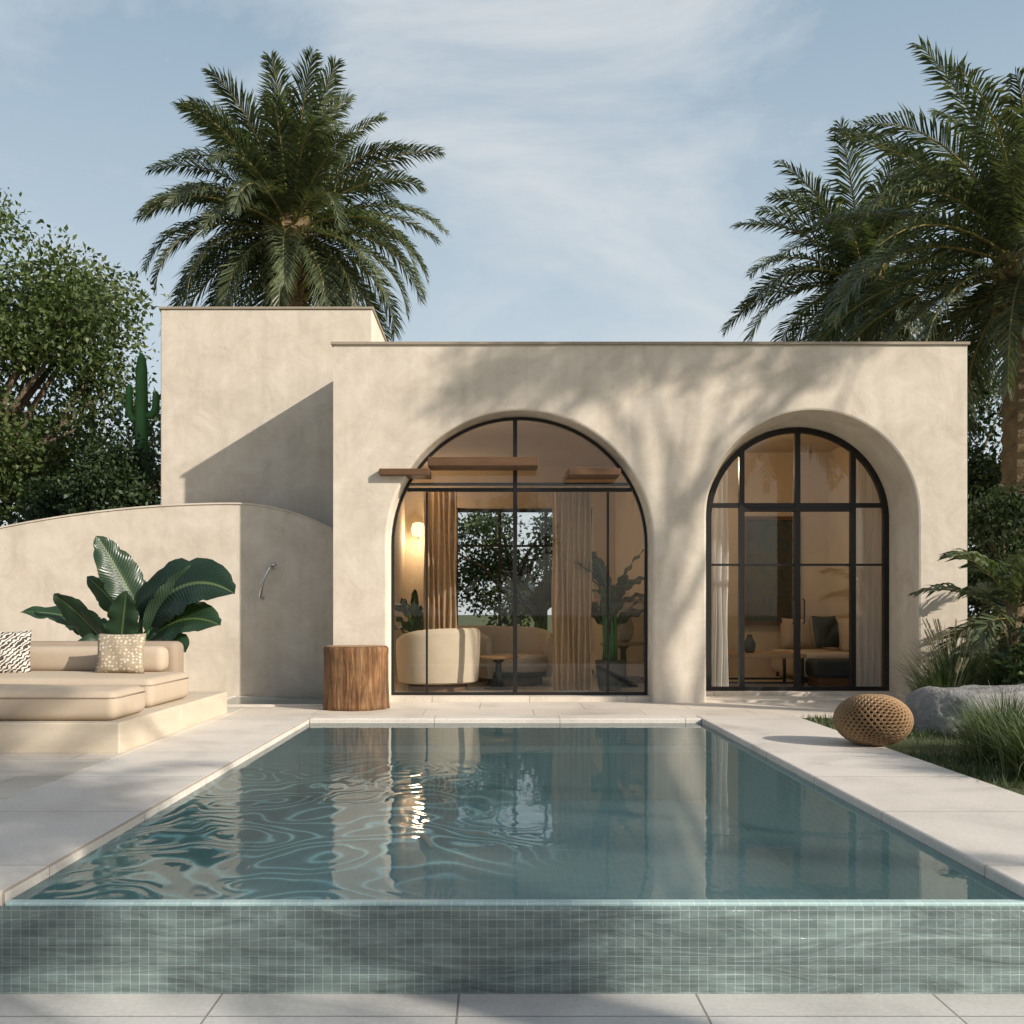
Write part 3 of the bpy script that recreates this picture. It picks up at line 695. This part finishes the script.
# ------------------------------------------------------------------ vegetation
def leaves_obj(name,P,nrm_bias,size,mat,parent,out_dir=None):
    n=len(P); P=np.asarray(P,dtype=np.float64)
    d=np.random.normal(size=(n,3)); 
    if out_dir is not None: d=d*.8+out_dir*.6
    d[:,2]-=.15; d/=np.linalg.norm(d,axis=1)[:,None]
    nn=np.random.normal(size=(n,3)); nn[:,2]+=nrm_bias
    s=np.cross(d,nn); s/=np.linalg.norm(s,axis=1)[:,None]+1e-9
    nv=np.cross(s,d)
    sz=size*np.random.uniform(.6,1.35,size=(n,1))
    V=np.empty((n,4,3)); V[:,0]=P; V[:,1]=P+d*sz*.5+s*sz*.27+nv*sz*.06; V[:,2]=P+d*sz*1.05-nv*sz*.08; V[:,3]=P+d*sz*.5-s*sz*.27+nv*sz*.06
    me=bpy.data.meshes.new(name); me.vertices.add(4*n); me.vertices.foreach_set('co',V.ravel())
    me.loops.add(4*n); me.loops.foreach_set('vertex_index',np.arange(4*n,dtype=np.int32))
    me.polygons.add(n); me.polygons.foreach_set('loop_start',np.arange(0,4*n,4,dtype=np.int32)); me.polygons.foreach_set('loop_total',np.full(n,4,dtype=np.int32))
    me.update(calc_edges=True); me.validate()
    return finish(me,name,mat,parent,False)
def tree(base,crown_c,crown_r,nclump,nleaf,leaf,mat,label,trunk_r=.16,clump_r=(.45,.9),name='tree',cat='tree',seed=1,bark=BARK):
    rnd=random.Random(seed); np.random.seed(seed)
    e=empty(name,base,label,cat)
    cl=[]
    for i in range(nclump):
        while True:
            u=Vector([rnd.uniform(-1,1) for _ in range(3)])
            if .25<u.length<1: break
        u=u*(.75+.25*rnd.random())
        c=Vector((crown_c[0]+u.x*crown_r[0],crown_c[1]+u.y*crown_r[1],crown_c[2]+u.z*crown_r[2]))
        cl.append((c,rnd.uniform(*clump_r)*(1.15-.4*abs(u.z))))
    P=[];O=[]
    tot=sum(r*r for c,r in cl)
    for c,r in cl:
        k=int(nleaf*r*r/tot); d=np.random.normal(size=(k,3)); d/=np.linalg.norm(d,axis=1)[:,None]
        rr=r*np.random.uniform(0,1,size=(k,1))**.45
        lump=1+.3*np.sin(d[:,0:1]*5+c.x*3)*np.cos(d[:,1:2]*6+c.y)+.15*np.sin(d[:,2:3]*9)
        P.append(np.array(c)+d*rr*lump*np.array([1,1,.75])); O.append(d)
    P=np.concatenate(P);O=np.concatenate(O)
    crown=leaves_obj('crown',P,.8,leaf,mat,e,O)
    m=MB(); b=Vector(base); t=Vector(crown_c); top=b.lerp(t,.75)
    pts=[b.lerp(top,i/6)+Vector((rnd.uniform(-.06,.06),rnd.uniform(-.06,.06),0))*(i>0) for i in range(7)]
    m.tube(pts,[trunk_r*(1.25 if i==0 else 1-.09*i) for i in range(7)],10,jit=lambda i,k:1+.08*math.sin(k*2.4+i))
    for c,r in rnd.sample(cl,min(len(cl),16)):
        s=pts[rnd.randint(3,6)]; mid=s.lerp(c,.5)+Vector((rnd.uniform(-.2,.2),rnd.uniform(-.2,.2),rnd.uniform(0,.25)))
        m.tube([s,mid,c],[trunk_r*.45,trunk_r*.28,trunk_r*.08],6)
    tr=m.obj('trunk',bark,e,True)
    return e,[crown,tr]
def palm(base,h,lean,L_,nf,label,trunk_r=.25,seed=1,leafl=.55,nl=64,emin=-35,lw=.026,name='palm_tree',nbase=70,stalk=.028):
    rnd=random.Random(seed); e=empty(name,base,label,'palm tree')
    b=Vector(base); top=b+Vector((lean[0],lean[1],h))
    m=MB(); n=max(3,int(h*9)); pts=[];rad=[]
    for i in range(n+1):
        u=i/n; pts.append(b.lerp(top,u)+Vector((lean[0],lean[1],0))*(u*u-u)*.6)
        rad.append(trunk_r*(1.0+.35*max(0,.08-u)/.08)*(.93+.09*(i%2))*(1+ (.35*max(0,(u-.82)/.18))))
    m.tube(pts,rad,14,jit=lambda i,k:1+.07*((k+i)%2)+.03*math.sin(k*3.1+i*1.7))
    tr=m.obj('trunk',PBARK,e)
    ks=[tr]
    if nbase:
        m=MB()
        for i in range(nbase):
            a=i*2.399; zz=h-.02-1.5*(i/nbase); c=b+Vector((lean[0],lean[1],0))+Vector((0,0,zz)); r_=trunk_r*1.15
            d=Vector((math.cos(a),math.sin(a),0)); s0=c+d*r_*.8; s1=c+d*(r_+.16)+Vector((0,0,.22))
            m.tube([s0,s1],[.07,.03],5)
        ks.append(m.obj('leaf_bases',PBASE,e))
    m=MB(); fr=MB()
    for i in range(nf):
        u=(i+.5)/nf; az=i*2.39996+rnd.uniform(-.2,.2)
        el=math.radians(86-(86-emin)*u**.95+rnd.uniform(-7,7)); Lf=L_*(.90+.14*math.sin(math.pi*min(1,u*1.1)))*rnd.uniform(.86,1.08)
        droop=math.radians(rnd.uniform(50,85))*(.6+.6*math.cos(el)); 
        p=top+Vector((math.cos(az),math.sin(az),0))*trunk_r*.6-Vector((0,0,.35*u*min(1,h))); ns_=26; ds=Lf/ns_
        side=Vector((-math.sin(az),math.cos(az),0)); twist=rnd.uniform(-.35,.35)
        pts=[p.copy()];Ts=[]
        for k in range(ns_):
            s=k/ns_; ee=el-droop*s**1.5; az2=az+twist*s*s*.6
            T=Vector((math.cos(az2)*math.cos(ee),math.sin(az2)*math.cos(ee),math.sin(ee))); Ts.append(T); p=p+T*ds; pts.append(p.copy())
        Ts.append(Ts[-1])
        m.tube(pts[::3]+[pts[-1]],[stalk*(1-.85*j/len(pts[::3])) for j in range(len(pts[::3]))]+[.003],5)
        tw=rnd.uniform(-.6,.6)
        for j in range(nl):
            s=.10+.90*(j+.5)/nl; fi=s*ns_; k=min(ns_-1,int(fi)); f_=fi-k
            P0=pts[k].lerp(pts[k+1],f_); T=Ts[k]; S=side.copy(); Nn=S.cross(T).normalized()
            if Nn.z<0: Nn=-Nn
            S=(S*math.cos(tw*s)+Nn*math.sin(tw*s)); Nn=T.cross(S); Nn=Nn if Nn.z>0 else -Nn
            ll=leafl*(math.sin(math.pi*min(1,.13+.80*s))**.7)*rnd.uniform(.85,1.12)
            for sg in (-1,1):
                spread=math.radians(58-32*s+rnd.uniform(-8,8)); vup=rnd.uniform(-.05,.4)
                D=(T*math.cos(spread)+S*sg*math.sin(spread)+Nn*vup).normalized()
                D2=(D+Vector((0,0,-.45-rnd.random()*.35))).normalized()
                w=T*lw
                a0=P0; a1=P0+D*ll*.5; a2=a1+D2*ll*.5
                fr.add([a0-w*.6,a0+w*.6,a1+w,a1-w,a2],[(0,1,2,3),(3,2,4)])
    ks.append(m.obj('frond_stalks',PBASE,e)); ks.append(fr.obj('crown',PALM,e))
    return e,ks
palm((-3.85,19.0,0),8.35,(0,0),2.95,76,'tall date palm rising behind the taller block of the house',.3,3,.60,88,-44,.022)
palm((7.35,20.5,0),7.9,(.0,0),2.8,58,'date palm standing behind the flat roof',.27,11,.62,66,-50,.024)
palm((7.85,15.4,0),6.5,(.1,0),3.4,62,'large date palm growing beside the house',.27,17,.66,88,-36,.022)
palm((7.9,-1.2,zl),6.6,(0,0),3.0,30,'date palm standing beyond the pool surround',.2,23,.6,36,-15,.03)
palm((5.75,11.5,-.03),1.25,(.05,-.05),1.0,18,'low broad-fronded young palm beside the house corner',.08,29,.36,22,-10,.028,'young_palm',0,.014)
# trees
tree((-8.4,16.2,0),(-8.25,16.0,4.9),(2.5,2.0,2.9),56,46000,.095,LEAF_A,'tall leafy olive-green tree behind the garden wall',.2,(.45,.9),seed=4)
tree((-5.3,14.25,0),(-5.35,14.25,2.95),(.62,.3,.75),20,10000,.07,LEAF_D,'dense dark green shrub behind the garden wall',.06,(.22,.36),name='shrub',cat='shrub',seed=8)
tree((-6.2,15.3,0),(-6.2,15.3,2.4),(.8,.5,.9),18,8000,.08,LEAF_D,'dark green shrub at the foot of the tree',.06,(.25,.4),name='shrub',cat='shrub',seed=9)
tree((9.2,25,0),(9.0,25,6.3),(3.9,1.8,1.7),40,22000,.12,LEAF_G,'grey-green broad tree behind the flat roof',.25,(.5,1.0),seed=12)
tree((7.6,17.8,0),(7.6,17.8,3.2),(1.5,1.2,2.4),40,18000,.11,LEAF_D,'dense dark green tree beside the house',.15,(.5,.8),seed=14)
tree((6.9,13.6,0),(7.0,13.8,1.6),(.75,.8,1.5),26,14000,.08,LEAF_D,'dark evergreen shrub by the house corner',.08,(.3,.5),name='shrub',cat='shrub',seed=15)
tree((6.0,10.6,0),(6.0,10.6,.5),(.6,.5,.5),20,9000,.07,LEAF_A,'low leafy green shrub among the ornamental grasses',.04,(.2,.35),name='shrub',cat='shrub',seed=35)
tree((0.4,24.2,0),(.6,24.2,2.4),(3.2,1.4,1.7),36,12000,.12,LEAF_A,'leafy garden tree seen through the living room',.15,(.4,.7),seed=16)
tree((-9.5,24,0),(-9.5,24,4.2),(3.5,2,3),40,10000,.15,LEAF_D,'dark green tree beyond the garden wall',.25,(.6,1.1),seed=18)
tree((13,30,0),(13,30,4.5),(4.5,2.5,3.2),40,10000,.18,LEAF_D,'dark green tree at the end of the garden',.25,(.8,1.3),seed=19)
te,tk=tree((12.0,6.2,0),(11.4,6.2,10.35),(3.7,1.2,.6),17,4200,.12,LEAF_A,'flat-topped leafy tree standing beside the pool garden',.12,(.35,.65),seed=21)
copy_thing(te,tk,(-9,-9,zl),1.0,1.0,'leafy tree on the far side of the lower terrace')
copy_thing(te,tk,(3.5,-13,zl),2.2,.9,'leafy tree on the far side of the lower terrace')
tree((-2,-14,zl),(-2,-14,3.6),(4.5,1.5,2.6),30,9000,.2,LEAF_D,'dark leafy tree on the far side of the lower terrace',.2,(.6,1.1),seed=41)
ca=empty('cactus',(-5.18,14.75,0),'green column cactus with short side arms behind the wall','cactus')
m=MB(); X=-5.12
def ribs(i,k): return 1+.14*(k%2)
m.tube([(X,14.75,z) for z in (0,1,2,3,4,4.6,4.76,4.83)],[.08,.085,.085,.085,.08,.07,.05,.015],20,jit=ribs)
m.tube([(X,14.75,3.92),(X+.14,14.75,3.93),(X+.20,14.75,4.02),(X+.21,14.75,4.22),(X+.21,14.75,4.28)],[.045,.05,.05,.045,.015],14,jit=ribs)
m.tube([(X,14.75,3.86),(X-.13,14.75,3.88),(X-.18,14.75,3.98),(X-.18,14.75,4.3),(X-.18,14.75,4.38)],[.045,.05,.05,.045,.015],14,jit=ribs)
m.obj('stem',CACT,ca,True)
def blade(m,uv,p0,p1,w,sag,hint,wave=.02):
    p0,p1=Vector(p0),Vector(p1); d=(p1-p0); Ln=d.length; hint=Vector(hint).normalized()
    n=22; k=8; o=len(m.v); ph=random.random()*6
    for i in range(n+1):
        t=i/n; c=p0.lerp(p1,t)+Vector((0,0,sag*Ln*4*t*(1-t)))
        T=(d+Vector((0,0,sag*Ln*4*(1-2*t)))).normalized(); S=T.cross(hint).normalized(); Nn=S.cross(T)
        hw=w/2*(math.sin(math.pi*min(1,t**.75))**.62 if 0<t<1 else 0)+.004
        for j in range(k+1):
            u=-1+2*j/k; fold=abs(u)*.30-.22*u*u*abs(u)
            rp=wave*math.sin(t*19+ph+(1.5 if u>0 else 0))*abs(u)**2
            notch=1-.16*max(0,math.sin(t*31+ph+u*2))**8*abs(u)
            m.v.append(tuple(c+S*u*hw*notch+Nn*(fold*hw+rp))); uv.append(((u+1)/2,t))
    for i in range(n):
        for j in range(k):
            a=o+i*(k+1)+j; m.f.append((a,a+1,a+k+2,a+k+1)); m.mi.append(0)
def leafplant(base,specs,label,pot=None,name='banana_plant'):
    e=empty(name,base,label,'plant'); m=MB(); uv=[]; st_=MB()
    for (p0,p1,w,sag,h) in specs:
        blade(m,uv,p0,p1,w,sag,h)
        b=Vector(base)+Vector((random.uniform(-.08,.08),random.uniform(-.05,.05),pot[1] if pot else 0)); p0=Vector(p0)
        mid=b.lerp(p0,.55)+Vector((0,0,.12)); mid.x=b.x+(p0.x-b.x)*.3
        st_.tube([b,b.lerp(mid,.5),mid,p0,p0.lerp(Vector(p1),.08)],[.028,.024,.02,.014,.01],7)
    m.obj('leaves',BIGL,e,True,uvs=uv); st_.obj('stems',CACT,e,True)
    if pot:
        m=MB(); r_,h_=pot; m.rev([(r_*.72,0),(r_*.9,h_*.5),(r_,h_*.96),(r_,h_),(r_*.9,h_),(r_*.88,h_*.9)],base,32); m.obj('pot',POT,e,True)
    return e
Y=11.9
leafplant((-4.12,Y,-.01),[
 ((-4.14,Y,1.08),(-4.62,Y-.1,1.98),.46,.03,(.55,-1,.2)),
 ((-4.10,Y-.1,1.0),(-2.92,Y-.5,1.30),.74,.20,(.1,-1,.6)),
 ((-4.05,Y-.1,.75),(-3.05,Y-.6,.95),.56,.14,(0,-1,.8)),
 ((-4.55,Y-.1,.92),(-5.45,Y-.2,1.10),.24,.06,(-.1,-1,.9)),
 ((-4.45,Y-.2,.72),(-4.98,Y-.4,1.30),.36,.05,(-.7,-1,.3)),
 ((-3.95,Y-.2,.60),(-3.40,Y-.7,.66),.44,.14,(0,-1,.7)),
 ((-4.30,Y-.2,.72),(-4.16,Y-.4,1.34),.36,.02,(.1,-1,.2)),
 ((-4.0,Y-.2,.85),(-3.30,Y-.2,1.66),.38,.06,(.6,-1,.3)),
 ((-4.5,Y,.8),(-5.1,Y+.2,.95),.32,.1,(0,-1,.8)),
 ((-4.2,Y-.2,.55),(-4.65,Y-.6,.75),.34,.1,(0,-1,.8)),
 ((-4.25,Y+.1,.9),(-4.85,Y+.2,1.52),.30,.05,(-.5,-1,.3)),
 ((-4.1,Y+.1,.9),(-3.75,Y+.1,1.65),.34,.02,(.5,-1,.3)),
],'banana plant with big glossy dark green leaves behind the sofa',(.26,.34))
def fanplant(base,h,n,label,pot,ll=.55,w=.2,seed=1,name='potted_plant',elr=(.3,1.3)):
    rnd=random.Random(seed); specs=[]
    for i in range(n):
        a=i*2.4; el=rnd.uniform(*elr); r0=.12; b=Vector(base)
        p0=b+Vector((math.cos(a)*r0,math.sin(a)*r0,(pot[1] if pot else 0)+h*rnd.uniform(.35,.8)))
        d=Vector((math.cos(a)*math.cos(el),math.sin(a)*math.cos(el),math.sin(el)))
        specs.append((p0,p0+d*ll*rnd.uniform(.7,1.2),w*rnd.uniform(.8,1.2),.08,(math.cos(a)*-.6,math.sin(a)*-.6-.3,.8)))
    return leafplant(base,specs,label,pot,name)
fanplant((1.5,13.6,.06),1.25,24,'potted leafy plant standing behind the glass',(.2,.4),.55,.19,3,elr=(.0,1.1))
fanplant((-1.2,14.9,.06),.75,12,'potted leafy plant near the curtain',(.2,.4),.45,.14,5)
fanplant((.75,17.6,.06),1.1,16,'large leafy potted plant near the rear window',(.24,.45),.7,.24,6)
fanplant((5.85,10.9,-.03),.85,14,'broad-leaved garden plant growing behind the boulder',None,.62,.2,12,'leafy_plant',(.1,1.0))
def grass(c,n,h,spread,label,plumes=0,seed=1,name='ornamental_grass',w0=.0045):
    rnd=random.Random(seed); e=empty(name,c,label,'grass','clumps of ornamental grass')
    m=MB(); c=Vector(c)
    def strip(mb,p,az,el,Lg,w,droop,seg=5):
        o=len(mb.v); side=Vector((-math.sin(az),math.cos(az),0)); q_=p.copy()
        for i in range(seg+1):
            s=i/seg; ww=w*(1-s)**.7+.0006
            mb.v.append(tuple(q_-side*ww)); mb.v.append(tuple(q_+side*ww))
            ee=el-droop*s**1.4; q_=q_+Vector((math.cos(az)*math.cos(ee),math.sin(az)*math.cos(ee),math.sin(ee)))*(Lg/seg)
        for i in range(seg): mb.f.append((o+2*i,o+2*i+1,o+2*i+3,o+2*i+2)); mb.mi.append(0)
        return q_
    for i in range(n):
        az=rnd.uniform(0,6.283); r_=abs(rnd.gauss(0,.1))*spread*2
        p=c+Vector((math.cos(az)*r_,math.sin(az)*r_,0)); el=math.radians(rnd.uniform(40,88))
        strip(m,p,az+rnd.uniform(-.5,.5),el,h*rnd.uniform(.7,1.25),w0,math.radians(rnd.uniform(20,95)))
    m.obj('blades',BLADE,e)
    if plumes:
        pm=MB()
        for i in range(plumes):
            az=rnd.uniform(0,6.283); p=c+Vector((math.cos(az),math.sin(az),0))*.08
            pts=[p+Vector((math.cos(az)*.28*h*s*s,math.sin(az)*.28*h*s*s,h*1.15*s)) for s in (0,.25,.5,.75,1)]
            pm.tube(pts,[.003]*5,4)
            for k in range(60):
                s=k/60; q_=pts[3].lerp(pts[4],s); a2=rnd.uniform(0,6.283)
                d=Vector((math.cos(a2)*.5,math.sin(a2)*.5,1)).normalized()*.06*(1-.5*s)
                w_=Vector((-math.sin(a2),math.cos(a2),0))*.004
                pm.add([q_-w_,q_+w_,q_+d],[(0,1,2)])
        pm.obj('plumes',PLUME,e)
    return e
gl=[((5.0,11.2,-.02),820,.8,.7,12),((5.6,11.0,-.02),800,.85,.7,10),((6.3,10.6,-.02),500,.9,.6,6),((4.7,10.75,-.02),500,.55,.5,5),((5.3,11.9,-.02),600,.9,.6,12)]
for i,(c,n,h,s,p) in enumerate(gl): grass(c,n,h,s,'tall feathery ornamental grass with pale plumes by the boulder',p,30+i)
gl=[((3.68,6.9,-.02),900,.50,.6),((3.76,7.6,-.02),800,.52,.6),((4.1,8.2,-.02),700,.42,.6),((4.4,7.3,-.02),600,.5,.6),((4.9,8.7,-.02),500,.38,.5),((4.25,9.1,-.02),300,.26,.4)]
for i,(c,n,h,s) in enumerate(gl): grass(c,n,h,s,'low arching green ornamental grass beside the pool paving',0,50+i)
def lawn():
    rnd=np.random.RandomState(5); n=42000
    x=rnd.uniform(3.2,9,n); y=rnd.uniform(6.5,12.4,n)
    keep=(np.sin(x*2.3+y*1.1)+np.sin(y*3.1-x)+rnd.normal(size=n)*.5>-.9)&~((x<5.95)&(y>10.88)); x=x[keep];y=y[keep]; n=len(x)
    az=rnd.uniform(0,6.283,n); h=rnd.uniform(.03,.085,n); w=.004
    V=np.zeros((n,3,3)); V[:,0]=np.stack([x-np.sin(az)*w,y+np.cos(az)*w,np.full(n,-.03)],1); V[:,1]=np.stack([x+np.sin(az)*w,y-np.cos(az)*w,np.full(n,-.03)],1)
    V[:,2]=np.stack([x+np.cos(az)*h*.5,y+np.sin(az)*h*.5,-.03+h],1)
    me=bpy.data.meshes.new('lawn_grass'); me.vertices.add(3*n); me.vertices.foreach_set('co',V.ravel()); me.loops.add(3*n); me.loops.foreach_set('vertex_index',np.arange(3*n,dtype=np.int32))
    me.polygons.add(n); me.polygons.foreach_set('loop_start',np.arange(0,3*n,3,dtype=np.int32)); me.polygons.foreach_set('loop_total',np.full(n,3,dtype=np.int32)); me.update(calc_edges=True)
    o=finish(me,'lawn_grass',BLADE,None,False); o['kind']='stuff'; tag(o,'short green lawn beside the pool paving','grass')
lawn()

# ------------------------------------------------------------------ light, sky, camera
sd=Vector((-1,.66,-.62)).normalized()
sun=bpy.data.lights.new('sun','SUN'); sun.energy=5.0; sun.angle=math.radians(.6); sun.color=(1,.92,.81)
so=bpy.data.objects.new('sun',sun); so.rotation_euler=sd.to_track_quat('-Z','Y').to_euler(); so.location=(10,-8,12); COL.objects.link(so)
el=math.asin(-sd.z); az=math.atan2(-sd.x,-sd.y)
W=bpy.data.worlds.new('World'); sc.world=W; W.use_nodes=True; nt=W.node_tree; nt.nodes.clear()
wo=N(nt,'ShaderNodeOutputWorld'); bg=N(nt,'ShaderNodeBackground'); bg.inputs[1].default_value=.115
sky=N(nt,'ShaderNodeTexSky',sky_type='NISHITA'); sky.sun_disc=False; sky.sun_elevation=el; sky.sun_rotation=az
sky.air_density=1.0; sky.dust_density=2.0; sky.ozone_density=1.5; sky.altitude=50
tc=N(nt,'ShaderNodeTexCoord'); mp=N(nt,'ShaderNodeMapping'); mp.inputs['Scale'].default_value=(1.1,1,2.8); mp.inputs['Rotation'].default_value=(0,.25,0); mp.inputs['Location'].default_value=(1.35,0,.2)
L(nt,tc.outputs['Generated'],mp.inputs[0])
cn=noise_(nt,mp.outputs[0],2.0,9,.62,.5)
msk=ramp(nt,cn,[(.45,0.0),(.70,.65)])
sz_=N(nt,'ShaderNodeSeparateXYZ'); L(nt,tc.outputs['Generated'],sz_.inputs[0])
hazec=ramp(nt,sz_.outputs[2],[(0.02,(.70,.745,.765)),(.24,(.56,.655,.72)),(.52,(.32,.44,.55))])
hazec=mixc(nt,1.0,hazec,(9.3,9.3,9.3),'MULTIPLY')
front=ramp(nt,sz_.outputs[1],[(.0,.12),(.55,.85)])
haze=mixc(nt,front,sky.outputs[0],hazec)
cc=mixc(nt,msk,haze,(7.0,7.1,7.1))
L(nt,cc,bg.inputs[0]); L(nt,bg.outputs[0],wo.inputs[0])
cam=bpy.data.cameras.new('camera'); cam.lens=36; cam.sensor_width=36; cam.shift_x=.0146; cam.shift_y=.0977; cam.clip_end=1500; cam.clip_start=.05
co=bpy.data.objects.new('camera',cam); co.location=(0,0,CAMZ); co.rotation_euler=(math.pi/2,0,0); COL.objects.link(co); sc.camera=co
sc.view_settings.view_transform='Standard'; sc.view_settings.look='None'; sc.view_settings.exposure=0; sc.view_settings.gamma=1
